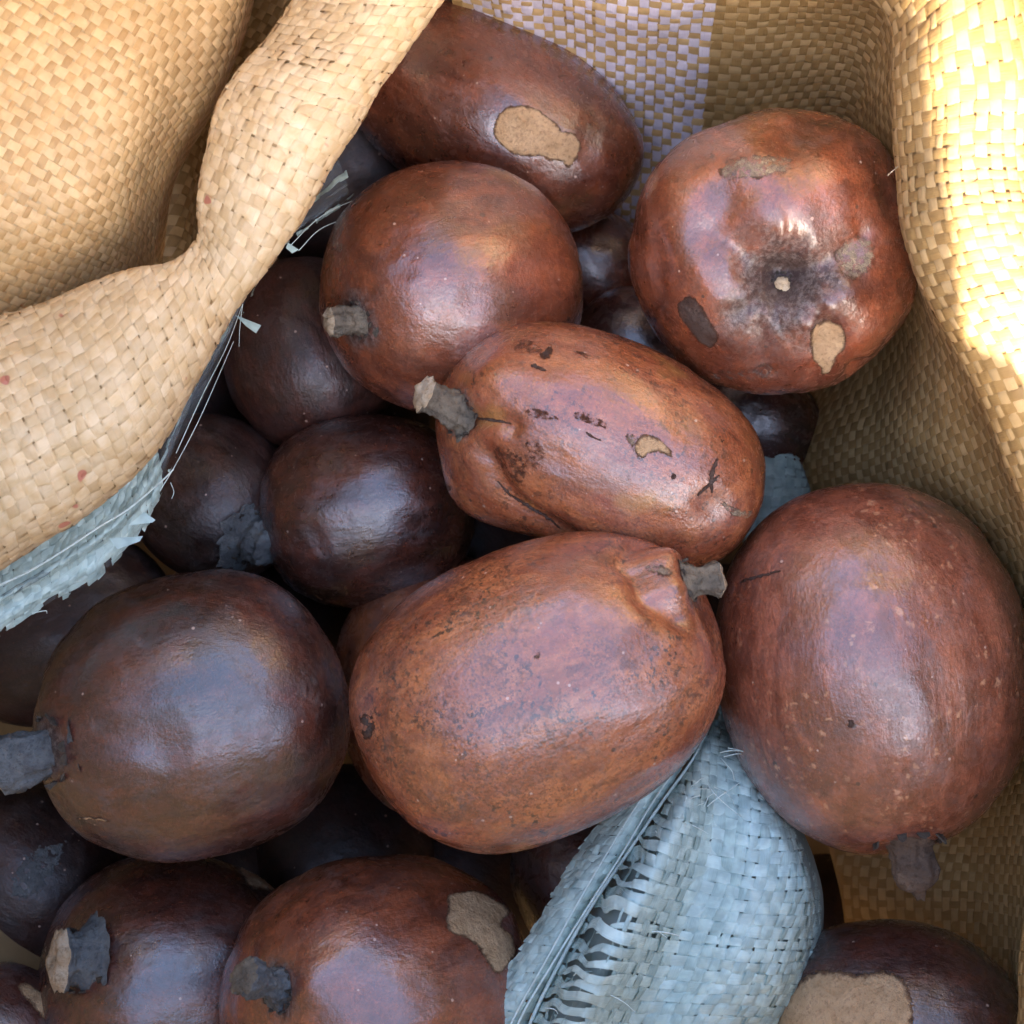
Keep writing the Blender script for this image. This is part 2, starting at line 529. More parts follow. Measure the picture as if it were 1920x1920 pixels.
V = []
for i in range(NR):
    f = i / (NR - 1)
    for a in ang:
        rh = shade_rim_height(a)
        if f < 0.4:
            r = 0.185 * math.sin(f / 0.4 * math.pi / 2) ** 0.8 + 0.001
            z = -0.155 + 0.045 * (f / 0.4) ** 3
        else:
            g2 = (f - 0.4) / 0.6
            z = -0.11 + (rh + 0.11) * g2
            r = 0.186 + 0.02 * math.sin(g2 * 2.5) - 0.012 * g2
        r *= 1 + 0.03 * math.sin(5 * a + 1) + 0.02 * math.sin(11 * a)
        V.append((r * math.cos(a), r * math.sin(a), z))
body = link('sack_body_shade_rim', mesh('sack_body_shade_rim', V, grid_faces(NR, NA, True)), sack, M['body'])

# --- wall behind and to the right, with the mouth folded outwards on the right
wall_rows = [
    # outside ............ crest ... inside ... deep
    [(760, -620, .05), (770, -480, .065), (790, -330, .055), (810, -150, .015), (850, 10, -.03), (880, 180, -.07), (900, 330, -.10)],
    [(980, -640, .05), (985, -500, .065), (990, -330, .055), (1000, -140, .015), (1010, 30, -.025), (1030, 220, -.065), (1050, 400, -.10)],
    [(1220, -640, .04), (1220, -500, .055), (1215, -320, .05), (1210, -130, .015), (1200, 60, -.02), (1190, 260, -.06), (1180, 470, -.10)],
    [(1500, -600, .03), (1480, -460, .05), (1460, -290, .045), (1430, -110, .015), (1400, 70, -.02), (1370, 270, -.06), (1330, 480, -.10)],
    [(1950, -420, .0), (1850, -300, .05), (1740, -150, .06), (1650, 0, .045), (1600, 150, .0), (1540, 320, -.05), (1450, 540, -.10)],
    [(2080, 60, -.02), (1950, 80, .058), (1800, 110, .064), (1680, 160, .05), (1650, 240, .01), (1590, 400, -.05), (1470, 600, -.10)],
    [(2100, 300, -.02), (1960, 290, .058), (1810, 290, .065), (1692, 310, .05), (1690, 380, .0), (1620, 510, -.05), (1480, 680, -.10)],
    [(2150, 460, -.02), (2000, 460, .058), (1850, 470, .066), (1722, 500, .052), (1700, 570, .0), (1620, 670, -.05), (1470, 780, -.10)],
    [(2200, 600, -.02), (2060, 600, .056), (1920, 620, .066), (1800, 655, .054), (1745, 730, .012), (1640, 800, -.03), (1430, 880, -.09)],
    [(2260, 780, -.02), (2140, 790, .03), (1990, 800, .06), (1880, 830, .052), (1800, 880, .012), (1670, 930, -.03), (1450, 980, -.09)],
    [(2300, 980, -.02), (2190, 980, .03), (2060, 990, .06), (1945, 1000, .052), (1860, 1030, .010), (1740, 1070, -.04), (1520, 1100, -.09)],
    [(2320, 1250, -.02), (2200, 1250, .03), (2090, 1250, .06), (1985, 1260, .052), (1900, 1290, .00), (1780, 1330, -.05), (1560, 1330, -.09)],
    [(2260, 1500, -.02), (2160, 1500, .03), (2060, 1510, .055), (1965, 1520, .042), (1890, 1535, -.005), (1760, 1540, -.04), (1545, 1520, -.07)],
    [(2200, 1720, -.02), (2110, 1720, .03), (2010, 1720, .055), (1928, 1720, .035), (1880, 1720, -.01), (1770, 1710, -.04), (1580, 1700, -.065)],
    [(2180, 1950, -.02), (2080, 1950, .03), (1990, 1940, .055), (1905, 1940, .035), (1860, 1930, -.02), (1760, 1930, -.05), (1600, 1900, -.08)],
    [(2160, 2250, -.02), (2060, 2250, .03), (1980, 2250, .055), (1890, 2250, .035), (1850, 2250, -.02), (1760, 2230, -.05), (1600, 2200, -.08)],
]
for r in wall_rows[4:]:
    k = 3
    x, y, z = r[k]
    x2, y2, z2 = r[k + 1]
    r.insert(k + 1, (x - 5, y + 6, z - .017))
    r[k + 2] = (x2 + (x - x2) * .25, y2 + (y - y2) * .25, min(z2, z - .03))
for r in wall_rows[:4]:
    a, b = r[3], r[4]
    r.insert(4, tuple((p + q) / 2 for p, q in zip(a, b)))
wall = Cloth(wall_rows, nu=300, nv=130, vref=0.6, wr=0.0022, wscale=26, seed=2)
wo = wall.backing('inner_wall', sack, M['cloth'])


def wall_mat(d, c, cc, s, t):
    # d == 1: tapes across (down the wall) at a constant place along it
    if d == 1 and SW0 < cc < SW1:
        return M['white']
    return None


# where the white stripe runs along the wall
def s_of(cl, px, py, z=None):
    q = cl.R[..., :3]
    xs = q[..., 0] / (FW * (H - q[..., 2]) / H / 1920) + 960
    ys = 960 - q[..., 1] / (FW * (H - q[..., 2]) / H / 1920)
    dd = (xs - px) ** 2 + (ys - py) ** 2
    i, j = np.unravel_index(np.nanargmin(dd), dd.shape)
    return i * cl.step, cl.t0 + j * cl.step


SW0 = s_of(wall, 880, 60)[0]
SW1 = s_of(wall, 1325, 120)[0]
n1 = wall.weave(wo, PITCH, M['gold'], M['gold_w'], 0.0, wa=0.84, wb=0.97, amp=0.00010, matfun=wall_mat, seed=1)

# --- upper left flap of the mouth
left_rows = [
    [(-320, -320, .05), (-320, -50, .055), (-320, 200, .058), (-320, 430, .05), (-320, 700, .02)],
    [(-120, -330, .05), (-120, -60, .055), (-110, 200, .058), (-90, 430, .05), (-60, 720, .02)],
    [(60, -330, .045), (60, -60, .05), (70, 190, .052), (90, 420, .045), (110, 650, .015)],
    [(220, -330, .04), (215, -60, .045), (220, 180, .045), (215, 380, .038), (215, 580, .01)],
    [(360, -330, .035), (345, -60, .036), (325, 150, .034), (280, 330, .028), (270, 540, .005)],
    [(500, -330, .025), (470, -40, .022), (415, 150, .018), (325, 330, .012), (300, 500, .0)],
    [(520, -330, -.01), (480, -30, -.015), (420, 160, -.02), (325, 340, -.025), (300, 510, -.03)],
]
lf = Cloth(left_rows, nu=140, nv=140, vref=0.4, wr=0.0016, wscale=24, seed=5)
lo = lf.backing('side_flap', sack, M['cloth_l'], off=-0.0004)
n2 = lf.weave(lo, PITCH * 0.80, M['flap_a'], M['flap'], R(34), wa=0.96, wb=0.74, amp=0.00010, seed=2)

# --- shaded cloth in the pleat between flap and roll
gap_rows = [
    [(380, -200, -.02), (330, 60, -.025), (280, 300, -.03), (230, 560, -.04)],
    [(480, -200, -.045), (430, 60, -.05), (350, 300, -.04), (320, 560, -.05)],
    [(680, -200, -.02), (600, 60, -.02), (450, 300, -.02), (400, 560, -.04)],
]
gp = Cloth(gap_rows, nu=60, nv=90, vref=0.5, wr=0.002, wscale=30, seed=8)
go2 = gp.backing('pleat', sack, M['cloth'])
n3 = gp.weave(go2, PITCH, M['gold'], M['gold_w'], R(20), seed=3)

# --- the rolled mouth running from lower left to top
prof = [((-420, 830), (-250, 1300), .064), ((-230, 705), (-70, 1130), .066), ((-110, 640), (60, 1030), .068), ((0, 592), (170, 955), .068), ((120, 552), (265, 880), .067), ((225, 512), (335, 785), .063),
        ((318, 490), (392, 680), .058), ((368, 445), (440, 598), .054), ((370, 385), (515, 490), .054), ((382, 290), (572, 400), .056),
        ((402, 200), (628, 300), .058), ((452, 130), (690, 195), .056), ((510, 60), (762, 100), .053), ((560, -10), (832, 0), .050), ((650, -140), (930, -150), .045), ((740, -280), (1030, -300), .04)]
roll_rows = []
for (ax, ay), (bx, by), z in prof:
    wpx = math.hypot(bx - ax, by - ay)
    hgt = min(0.024, wpx * mpp(z) * 0.33)

    def q(f, dz):
        return (ax + (bx - ax) * f, ay + (by - ay) * f, z - dz)
    roll_rows.append([q(0.10, hgt + .018), q(0.0, hgt), q(0.12, hgt * .45), q(0.32, hgt * .08), q(0.55, 0), q(0.78, hgt * .22), q(0.93, hgt * .6), q(1.0, hgt * 1.1), q(0.97, hgt * 1.1 + .012), q(0.85, hgt * 1.1 + .03)])
rl = Cloth(roll_rows, nu=260, nv=120, vref=0.5, wr=0.0014, wscale=34, seed=11)
ro = rl.backing('rolled_mouth', sack, M['cloth'], off=-0.0006)
n4 = rl.weave(ro, PITCH, M['tan'], M['tan_w'], R(0), wa=0.99, wb=0.97, amp=0.00016, tilt=0.00030, seed=4)
print('tapes', n1, n2, n3, n4)

# ------------------------------------------------------------------ pale liner under the roll
liner = bpy.data.objects.new('plastic_liner', None)
C.objects.link(liner)
liner['label'] = 'pale blue plastic liner edge with ragged hem below the rolled sack mouth'
liner['category'] = 'liner'
lin_in = [(-120, 1050), (0, 1010), (120, 930), (220, 850), (290, 770), (340, 690), (380, 620), (430, 550), (500, 430), (560, 370), (640, 290)]
lin_out = [(-120, 1270), (0, 1195), (110, 1135), (225, 1058), (300, 940), (355, 800), (405, 710), (440, 630), (478, 540), (545, 452), (668, 372)]
lin_z = [.036, .034, .032, .028, .022, .018, .014, .010, .0, -.005, -.012]
lrows = []
for (a, b, z) in zip(lin_in, lin_out, lin_z):
    r = []
    for f, dz in ((0, .004), (.25, .003), (.5, .001), (.62, -.001), (.72, .003), (.85, .004), (1.0, .010)):
        r.append((a[0] + (b[0] - a[0]) * f, a[1] + (b[1] - a[1]) * f, z - dz))
    lrows.append(r)
ln = Cloth(lrows, nu=200, nv=60, vref=0.6, wr=0.0012, wscale=60, seed=21, step=0.0008)
s_cut = s_of(ln, 300, 880)[0]


def ragged(cl, base, amt, seed):
    rg = np.random.default_rng(seed)
    k = rg.random(400)

    def fn(d, c, s, t):
        i = (s / 0.0022).astype(int) % 400
        lim = cl_edge(cl, s) - base - amt * k[i]
        return t < lim
    return fn


def cl_edge(cl, s):
    ok = ~np.isnan(cl.R[..., 0])
    last = np.array([cl.t0 + cl.step * (np.nonzero(r)[0].max() if r.any() else 0) for r in ok])
    return np.interp(s, np.arange(len(last)) * cl.step, last)


rag = ragged(ln, 0.0, 0.005, 3)
strip = ln.backing('hem_sheet', liner, M['film'], off=-0.001, sub=2)
ln.weave(strip, 0.0026, M['pale'], M['pale_w'], R(-3), wa=0.98, wb=0.99, amp=0.0001, tilt=0.0004, seed=9,
         keep=lambda d, c, s, t: rag(d, c, s, t) & ((s < s_cut) | (((c * 7) % 5 == 0) & (d == 0))))


def tube(name, pts, r, parent, mat, seg=5, taper=0.6):
    pts = catmull(np.array(pts, float), max(6, len(pts) * 5))
    n = len(pts)
    tg = np.gradient(pts, axis=0)
    tg /= np.linalg.norm(tg, axis=1, keepdims=True) + 1e-12
    up = np.array([0.1, 0.2, 1.0])
    sx = np.cross(tg, up)
    sx /= np.linalg.norm(sx, axis=1, keepdims=True) + 1e-12
    sy = np.cross(sx, tg)
    a = np.linspace(0, 2 * np.pi, seg, endpoint=False)
    rr = r * np.linspace(1, taper, n)
    V = pts[:, None] + rr[:, None, None] * (np.cos(a)[None, :, None] * sx[:, None] + np.sin(a)[None, :, None] * sy[:, None])
    return link(name, mesh(name, V.reshape(-1, 3), grid_faces(n, seg, True)), parent, mat)


# bright stitched line along the hem
tube('hem_cord', [P(x, y, z + .0015) for x, y, z in ((-60, 1130, .036), (0, 1097, .0355), (60, 1068, .034), (130, 1025, .032), (190, 985, .030), (240, 955, .028), (300, 905, .024), (325, 880, .021))], 0.00035, liner, M['fibre'])
for k, pts in enumerate([
    [(300, 920, .022), (330, 870, .020), (372, 790, .018), (412, 700, .014), (438, 640, .011)],
    [(330, 850, .020), (380, 740, .017), (425, 650, .012), (455, 570, .006)],
    [(540, 465, -.004), (590, 415, -.008), (630, 390, -.01), (668, 374, -.012)],
    [(455, 570, .006), (450, 610, .006), (448, 650, .006)],
    [(560, 470, -.006), (600, 430, -.008), (660, 405, -.012)],
    [(320, 905, .02), (326, 922, .018), (322, 935, .018)],
    [(60, 1150, .028), (85, 1145, .028), (88, 1150, .027)]]):
    tube('loose_fibre', [P(*p) for p in pts], 0.00013, liner, M['fibre'])
fl = [((440, 590), (490, 610), (480, 625), (462, 612)), ((270, 960), (292, 975), (285, 980), (240, 985)), ((205, 1010), (268, 1005), (262, 1015), (220, 1030)), ((540, 455), (560, 468), (548, 475), (536, 465))]
for k, pl in enumerate(fl):
    zz = 0.006 if k in (0, 3) else 0.030
    me = mesh('loose_flake', [P(x, y, zz + 0.001 * (i % 2)) for i, (x, y) in enumerate(pl)], [(0, 1, 2, 3)])
    link('loose_flake', me, liner, M['pale'])

# ------------------------------------------------------------------ frayed pale woven bag, lower right
bag = bpy.data.objects.new('frayed_bag', None)
C.objects.link(bag)
bag['label'] = 'pale blue woven plastic bag with frayed torn edge stuffed among the fruit'
bag['category'] = 'plastic bag'
brow = [
    # y: crease .......... ridge ............ right edge, falls away
    [(930, 2080), (1030, 2080), (1150, 2080), (1280, 2080), (1390, 2080), (1440, 2080)],
    [(985, 1920), (1070, 1935), (1185, 1945), (1310, 1950), (1420, 1950), (1475, 1950)],
    [(1050, 1800), (1130, 1815), (1240, 1830), (1370, 1840), (1480, 1840), (1530, 1835)],
    [(1110, 1695), (1180, 1710), (1280, 1730), (1400, 1745), (1500, 1750), (1545, 1745)],
    [(1175, 1595), (1235, 1610), (1320, 1630), (1420, 1650), (1500, 1650), (1532, 1645)],
    [(1240, 1495), (1285, 1508), (1345, 1520), (1410, 1535), (1465, 1545), (1495, 1545)],
    [(1300, 1405), (1325, 1410), (1355, 1420), (1390, 1435), (1420, 1450), (1440, 1455)],
    [(1340, 1330), (1352, 1335), (1365, 1340), (1380, 1345), (1395, 1350), (1405, 1355)],
    [(1355, 1200), (1365, 1200), (1375, 1200), (1385, 1200), (1395, 1200), (1405, 1205)],
    [(1385, 1050), (1400, 1050), (1415, 1050), (1430, 1050), (1450, 1050), (1465, 1050)],
    [(1390, 940), (1415, 935), (1440, 935), (1465, 935), (1490, 935), (1515, 935)],
    [(1400, 850), (1420, 845), (1445, 845), (1465, 845), (1485, 850), (1500, 855)],
    [(1410, 780), (1420, 780), (1435, 780), (1450, 780), (1465, 780), (1475, 780)],
]
bz0 = [.010, .012, .013, .012, .010, .006, -.002, -.02, -.04, -.05, -.055, -.060, -.065]
bh = [.020, .022, .022, .020, .017, .012, .006, .002, .002, .002, .003, .002, .002]
prof_h = [-.1, .90, .22, .52, .10, -1.1]
rows = []
for r, z, hh in zip(brow, bz0, bh):
    rows.append([(x, y, z + hh * p) for (x, y), p in zip(r, prof_h)])
bg_c = Cloth(rows, nu=260, nv=110, vref=0.45, wr=0.0010, wscale=45, seed=31, step=0.0009)
bp = 0.0034
tcrease = bg_c.t0


def bag_mod(d, c, PP, X, Hh, pitch, rg):
    # weft tapes (d==1, run across): loosen and arch near the crease
    if d == 1:
        t = PP - tcrease
        w = np.exp(-((t - 0.019) / 0.011) ** 2)
        a = rg.normal(0, 0.0006)
        X = X + w * a + w * 0.0008 * np.sin(t * 420 + c * 1.9)
        arch = abs(rg.normal(0.0003, 0.0013))
        Hh = Hh + w * arch
        shrink = rg.uniform(0.32, 0.9)
        mid = X.mean(axis=1, keepdims=True)
        X = mid + (X - mid) * (1 - w * (1 - shrink))
        # a twist where it is loose
        tw = rg.normal(0, 0.0010)
        Hh = Hh + w * tw * (np.linspace(-0.5, 0.5, X.shape[1])[None, :])
    else:
        t0 = X.mean() - tcrease
        if 0.005 < t0 < 0.031:
            mid = X.mean(axis=1, keepdims=True)
            X = mid + (X - mid) * rg.uniform(0.18, 0.45) + 0.0010 * np.sin(PP * 130 + c * 2.7) + 0.0005 * np.sin(PP * 410 + c)
            Hh = Hh + rg.uniform(-0.0004, 0.0003)
    return PP, X, Hh


def bag_keep(d, c, s, t):
    if d == 0:
        t0 = np.nanmean(t) - tcrease
        if 0.005 < t0 < 0.031:
            ph = math.sin(c * 12.9898) * 43758.5 % 1
            return (np.sin(s * 95 + ph * 6.28) > 0.0) & (s < 0.125)
    return np.ones(len(s), bool)


crest = link('bag_body', mesh('bag_body', (bg_c.G + np.array([0.0015, 0, -0.0042]))[::3, ::3].reshape(-1, 3), grid_faces(*(bg_c.G[::3, ::3].shape[:2]))), bag, M['inner'])
bg_c.weave(crest, bp, M['pale'], M['pale_w'], 0.0, wa=0.95, wb=0.93, amp=0.00016, tilt=0.00035, mod=bag_mod, keep=bag_keep, seed=12)

# folded hem to the left of the crease
hrow = [
    [(835, 2080), (870, 2080), (905, 2080), (940, 2080)],
    [(888, 1925), (925, 1925), (960, 1925), (995, 1925)],
    [(955, 1805), (990, 1805), (1025, 1803), (1058, 1805)],
    [(1020, 1700), (1055, 1700), (1085, 1698), (1118, 1700)],
    [(1080, 1600), (1115, 1598), (1150, 1598), (1183, 1600)],
    [(1145, 1500), (1180, 1500), (1212, 1498), (1246, 1500)],
    [(1235, 1410), (1260, 1408), (1282, 1406), (1306, 1408)],
    [(1320, 1325), (1328, 1326), (1335, 1328), (1342, 1330)],
    [(1340, 1250), (1345, 1250), (1350, 1250), (1356, 1250)],
]
hz = [.012, .014, .015, .014, .012, .008, .0, -.018, -.03]
rows = [[(x, y, z + dz) for (x, y), dz in zip(r, (-.006, .001, .003, -.002))] for r, z in zip(hrow, hz)]
hem = Cloth(rows, nu=200, nv=50, vref=0.9, wr=0.0009, wscale=80, seed=41, step=0.0006)
ho = hem.backing('folded_hem', bag, M['film'], off=-0.0008, sub=2)
rgk = np.random.default_rng(5).random(500)


def hem_keep(d, c, s, t):
    i = (s / 0.0016).astype(int) % 500
    return (t - hem.t0) > 0.0035 * rgk[i]


hem.weave(ho, 0.0028, M['pale'], M['pale_w'], R(6), wa=1.0, wb=1.0, amp=0.00008, tilt=0.0004, keep=hem_keep, seed=13)
for k in range(3):
    pts = []
    for r, z in list(zip(hrow, hz))[:8]:
        f = (0.95, 0.60, 0.80)[k]
        x = r[0][0] + (r[3][0] - r[0][0]) * f + 5 * math.sin(k * 2 + r[0][1] * .01)
        pts.append(P(x, r[0][1], z + (.0012, .0046, .0040)[k]))
    tube('hem_cord', pts, (0.0006, 0.0003, 0.00035)[k], bag, M['fibre'])
for k in range(34):
    px = random.uniform(1120, 1330)
    f = (1920 - random.uniform(1400, 1900)) / 520
    bx = 985 + 330 * f + random.uniform(0, 110)
    by = 1920 - 520 * f
    z = 0.030 - 0.020 * f
    a = random.uniform(-0.8, 0.8) + (1.0 if random.random() < .5 else 0.1)
    L = random.uniform(25, 80)
    pts = [P(bx + L * s * math.cos(a) + 8 * math.sin(3 * s + k), by - L * s * math.sin(a) + 10 * s * s, z + 0.002 * math.sin(3.1 * s)) for s in (0, .33, .66, 1)]
    tube('loose_fibre', pts, random.uniform(0.0001, 0.0002), bag, M['fibre'], 4)


# ------------------------------------------------------------------ fruit
def raycast(bvh, px, py):
    o = Vector((0, 0, H))
    d = (Vector(P(px, py, 0)) - o).normalized()
    h = bvh.ray_cast(o, d)
    if h[0] is None:
        return None, None
    return np.array(h[0]), np.array(h[1])


FRUITS = {}


def fruit(key, cx, cy, z, a, b, axis, label, pal, stem=None, feats=(), scars=(), lump=0.02, sq=2.2, taper=0.0, res=(150, 190), seed=None, c=None, pucker=None):
    """a, b: half length and half width in pixels of the picture; axis: direction of the long axis (right, down, towards camera)."""
    seed = seed if seed is not None else len(FRUITS) + 1
    ctr = P(cx, cy, z)
    m = mpp(z)
    A, B = a * m, b * m
    Cc = (c if c is not None else b) * m
    ax = Vector((axis[0], -axis[1], axis[2])).normalized()
    q = ax.to_track_quat('Z', 'Y').to_matrix()
    # second axis lies in the picture plane where it can
    e3 = np.array(ax)
    e1 = np.cross(np.array([0, 0, 1.0]), e3)
    if np.linalg.norm(e1) < 0.15:
        e1 = np.cross(np.array([0, 1.0, 0]), e3)
    e1 /= np.linalg.norm(e1)
    e2 = np.cross(e3, e1)
    Rm = np.stack([e1, e2, e3], 1)
    nu, nv = res
    th = np.linspace(0.0, np.pi, nu)
    ph = np.linspace(0, 2 * np.pi, nv, endpoint=False)
    T, F = np.meshgrid(th, ph, indexing='ij')
    st, ct = np.sin(T), np.cos(T)
    p = 2.0 / sq
    sx = np.sign(st) * np.abs(st) ** p
    cz = np.sign(ct) * np.abs(ct) ** p
    L = np.stack([sx * np.cos(F), sx * np.sin(F), cz], -1)
    L[..., 0] *= B * (1 + taper * cz)
    L[..., 1] *= Cc * (1 + taper * cz)
    L[..., 2] *= A
    flat = L.reshape(-1, 3)
    un = flat / np.array([B, Cc, A])
    lump *= 1.3
    nz = vnoise(un, 0.9, seed) * lump - np.maximum(0, vnoise(un, 2.8, seed + 31) - 0.18) * lump * 0.9 + vnoise(un, 2.1, seed + 9) * lump * 0.45 + vnoise(un, 6.0, seed + 5) * lump * 0.10
    flat = flat * (1 + nz[:, None] * 1.6)
    Wd = flat @ Rm.T + ctr
    faces = grid_faces(nu, nv, True)
    # weld poles: collapse the pole rings
    Wd = Wd.reshape(nu, nv, 3)
    Wd[0] = Wd[0].mean(0)
    Wd[-1] = Wd[-1].mean(0)
    Wd = Wd.reshape(-1, 3)
    radial = Wd - ctr
    radial /= np.linalg.norm(radial, axis=1, keepdims=True)
    if feats:
        bv = BVHTree.FromPolygons(Wd.tolist(), faces.tolist())
        disp = np.zeros(len(Wd))
        if pucker:
            (x, y), rad, dep, npk = pucker
            h, nr = raycast(bv, x, y)
            nr = nr * np.sign(nr @ (h - ctr))
            d = Wd - h
            tn = np.cross(nr, [0, 0.3, 1.0] if abs(nr[2]) < .8 else [1.0, 0, 0])
            tn /= np.linalg.norm(tn)
            bt = np.cross(nr, tn)
            aa = np.arctan2(d @ bt, d @ tn)
            dist = np.linalg.norm(d, axis=1)
            wob = vnoise(d, 75, seed) * 5.0
            amp_ = np.clip(0.55 + 1.3 * vnoise(d, 45, seed + 3), 0, 1.6)
            disp += amp_ * dep * .001 * (np.sin(aa * npk + wob) * .6 + np.sin(aa * (npk * 2 + 1) + wob * 2) * .25) * np.exp(-((dist - rad * m) / (rad * m * .6)) ** 2)
        for ft in feats:
            pts, rad, dep = ft
            pp = []
            for (x, y) in pts:
                h, _ = raycast(bv, x, y)
                if h is None:
                    h = np.array(bv.find_nearest(Vector(P(x, y, z)))[0])
                pp.append(h)
            rr = rad * m
            if len(pp) == 1:
                d2 = ((Wd - pp[0]) ** 2).sum(1)
            else:
                pp = catmull(pp, 24)
                d2 = np.min(((Wd[:, None] - pp[None]) ** 2).sum(2), axis=1)
            disp += dep * 0.001 * np.exp(-d2 / (rr * rr))
        Wd = Wd + radial * disp[:, None]
    loc = Vector(ctr)
    Wl = (Wd - ctr) @ Rm                                        # local coordinates
    faces = faces[:, ::-1]
    bvh = BVHTree.FromPolygons(Wd.tolist(), faces.tolist())
    root = bpy.data.objects.new('fruit', None)
    C.objects.link(root)
    mw = Matrix([list(r) for r in Rm]).to_4x4()
    mw.translation = loc
    root.matrix_world = mw
    root['label'] = label
    root['category'] = 'fruit'
    root['group'] = 'brown fruit piled in the woven sack'
    inv = lambda W_: (np.asarray(W_) - ctr) @ Rm
    sp = None
    stemr = 0.012
    if stem is not None:
        bxp, byp = stem['base']
        h, nrm = raycast(bvh, bxp, byp)
        if h is None:
            hh = bvh.find_nearest(Vector(P(bxp, byp, z + stem.get('dz', 0))))
            h, nrm = np.array(hh[0]), np.array(hh[1])
        hs, ns_ = h, nrm
        sp = tuple(inv(h[None])[0])
        stemr = stem.get('bloom', 0.010)
    fm = fruit_material('fruit_skin_' + key, seed=seed * 1.7, stem=sp, stemr=stemr, **pal)
    me = mesh('skin', Wl, faces)
    link('skin', me, root, fm)
    # scars: thin raised or bare patches following the skin
    for sc in scars:
        poly, mt, nm = sc[0], sc[1], sc[2]
        stp = sc[3] if len(sc) > 3 else 2.0
        lift = sc[4] if len(sc) > 4 else 0.00022
        poly = np.array(poly, float)
        x0, y0 = poly.min(0) - 4
        x1, y1 = poly.max(0) + 4
        gx = np.arange(x0, x1 + stp, stp)
        gy = np.arange(y0, y1 + stp, stp)
        X, Y = np.meshgrid(gx, gy, indexing='ij')
        jx = np.array([[noise.noise(Vector((x * .13, y * .13, seed))) * 7 + noise.noise(Vector((x * .4, y * .4, seed))) * 4 for y in gy] for x in gx])
        jy = np.array([[noise.noise(Vector((x * .13, y * .13, seed + 50))) * 7 + noise.noise(Vector((x * .4, y * .4, seed + 9))) * 4 for y in gy] for x in gx])
        k = 1.0 if stp >= 2.5 else 0.3
        ins = in_poly(X + jx * k, Y + jy * k, poly)
        n, mm = X.shape
        idx = np.full((n, mm), -1)
        VV = []
        RIM = []
        for i in range(n):
            for j in range(mm):
                near = ins[max(0, i - 1):i + 2, max(0, j - 1):j + 2]
                if not near.any():
                    continue
                h, nr = raycast(bvh, X[i, j], Y[i, j])
                if h is None:
                    continue
                edge = not ins[i, j]
                nzv = noise.noise(Vector((X[i, j] * .09, Y[i, j] * .09, 3.3))) * 0.0002 + noise.noise(Vector((X[i, j] * .3, Y[i, j] * .3, 8.3))) * 0.00012
                off = -0.00015 if edge else lift + nzv
                idx[i, j] = len(VV)
                kk = 4 if stp >= 1.9 else 1
                ni, nj = min(n, i + kk + 1) - max(0, i - kk), min(mm, j + kk + 1) - max(0, j - kk)
                w5 = ins[max(0, i - kk):i + kk + 1, max(0, j - kk):j + kk + 1]
                RIM.append(1.0 - w5.sum() / (2 * kk + 1) ** 2)
                VV.append(h + nr * off)
        q4 = np.stack([idx[:-1, :-1], idx[:-1, 1:], idx[1:, 1:], idx[1:, :-1]], -1).reshape(-1, 4)
        q4 = q4[(q4 >= 0).all(1)]
        if len(q4) == 0:
            print('no scar', key, nm)
            continue
        sm_ = mesh(nm, inv(np.array(VV)), q4)
        if len(sm_.vertices) == len(RIM):
            sm_.attributes.new('rim', 'FLOAT', 'POINT').data.foreach_set('value', np.array(RIM, dtype=np.float32))
        link(nm, sm_, root, mt)
    if stem is not None:
        tip = stem['tip']
        h, nrm = hs, ns_
        r = stem['r'] * m
        h0 = h - nrm * stem.get('sink', 0.002)
        tz = h[2] + stem.get('rise', 0.004)
        e = P(tip[0], tip[1], tz)
        n = 34
        cpts = catmull([h0, h0 * .6 + e * .4 + nrm * 0.0008, e], n)
        tg = np.gradient(cpts, axis=0)
        tg /= np.linalg.norm(tg, axis=1, keepdims=True)
        s1 = np.cross(tg, [0.2, 0.1, 1.0])
        s1 /= np.linalg.norm(s1, axis=1, keepdims=True)
        s2 = np.cross(tg, s1)
        seg = 48
        aa = np.linspace(0, 2 * np.pi, seg, endpoint=False)
        f = np.linspace(0, 1, n)
        prof_r = r * (1.05 - 0.45 * f + 0.50 * f * f + 0.75 * np.exp(-f * 7)) * (1 + 0.10 * np.sin(f * 9 + seed))
        ring = cpts[:, None] + prof_r[:, None, None] * (np.cos(aa)[None, :, None] * s1[:, None] + np.sin(aa)[None, :, None] * s2[:, None] * 0.9)
        if stem.get('round'):
            k_ = np.sqrt(1 - 0.92 * f ** 5)[:, None, None]
            ring = cpts[:, None] + (ring - cpts[:, None]) * k_
        ring = ring.reshape(-1, 3)
        ctrl = np.repeat(cpts, seg, 0)
        nn = vnoise(ring, 330, seed) * 0.24 + vnoise(ring, 1000, seed) * 0.14 + vnoise(ring, 2400, seed) * 0.06 + 0.05 * np.sin(np.tile(aa, n) * 9 + seed) + 0.03 * np.sin(np.tile(aa, n) * 17)
        nn *= min(1.0, 30.0 / stem['r'])
        ring = ctrl + (ring - ctrl) * (1 + nn[:, None])
        link('stem', mesh('stem', inv(ring), grid_faces(n, seg, True)), root, stem.get('mat', M['stem']))
        # broken end
        endc = ring[-seg:]
        ce = endc.mean(0)
        VV = [ce + tg[-1] * r * 0.15 + (endc[i] - ce) * k * 1.0 + tg[-1] * r * (0.25 * noise.noise(Vector((math.cos(i / seg * 6.283) * k * 1.6, math.sin(i / seg * 6.283) * k * 1.6, seed))) + (0.12 if k < .95 else -0.15)) for k in (1.0, 0.66, 0.33) for i in range(seg)]
        VV = [ce + (v - ce) for v in VV]
        for i in range(seg):
            VV[i] = endc[i]
        VV += [ce + tg[-1] * r * 0.1]
        fcs = [(k * seg + i, k * seg + (i + 1) % seg, (k + 1) * seg + (i + 1) % seg, (k + 1) * seg + i) for k in range(2) for i in range(seg)]
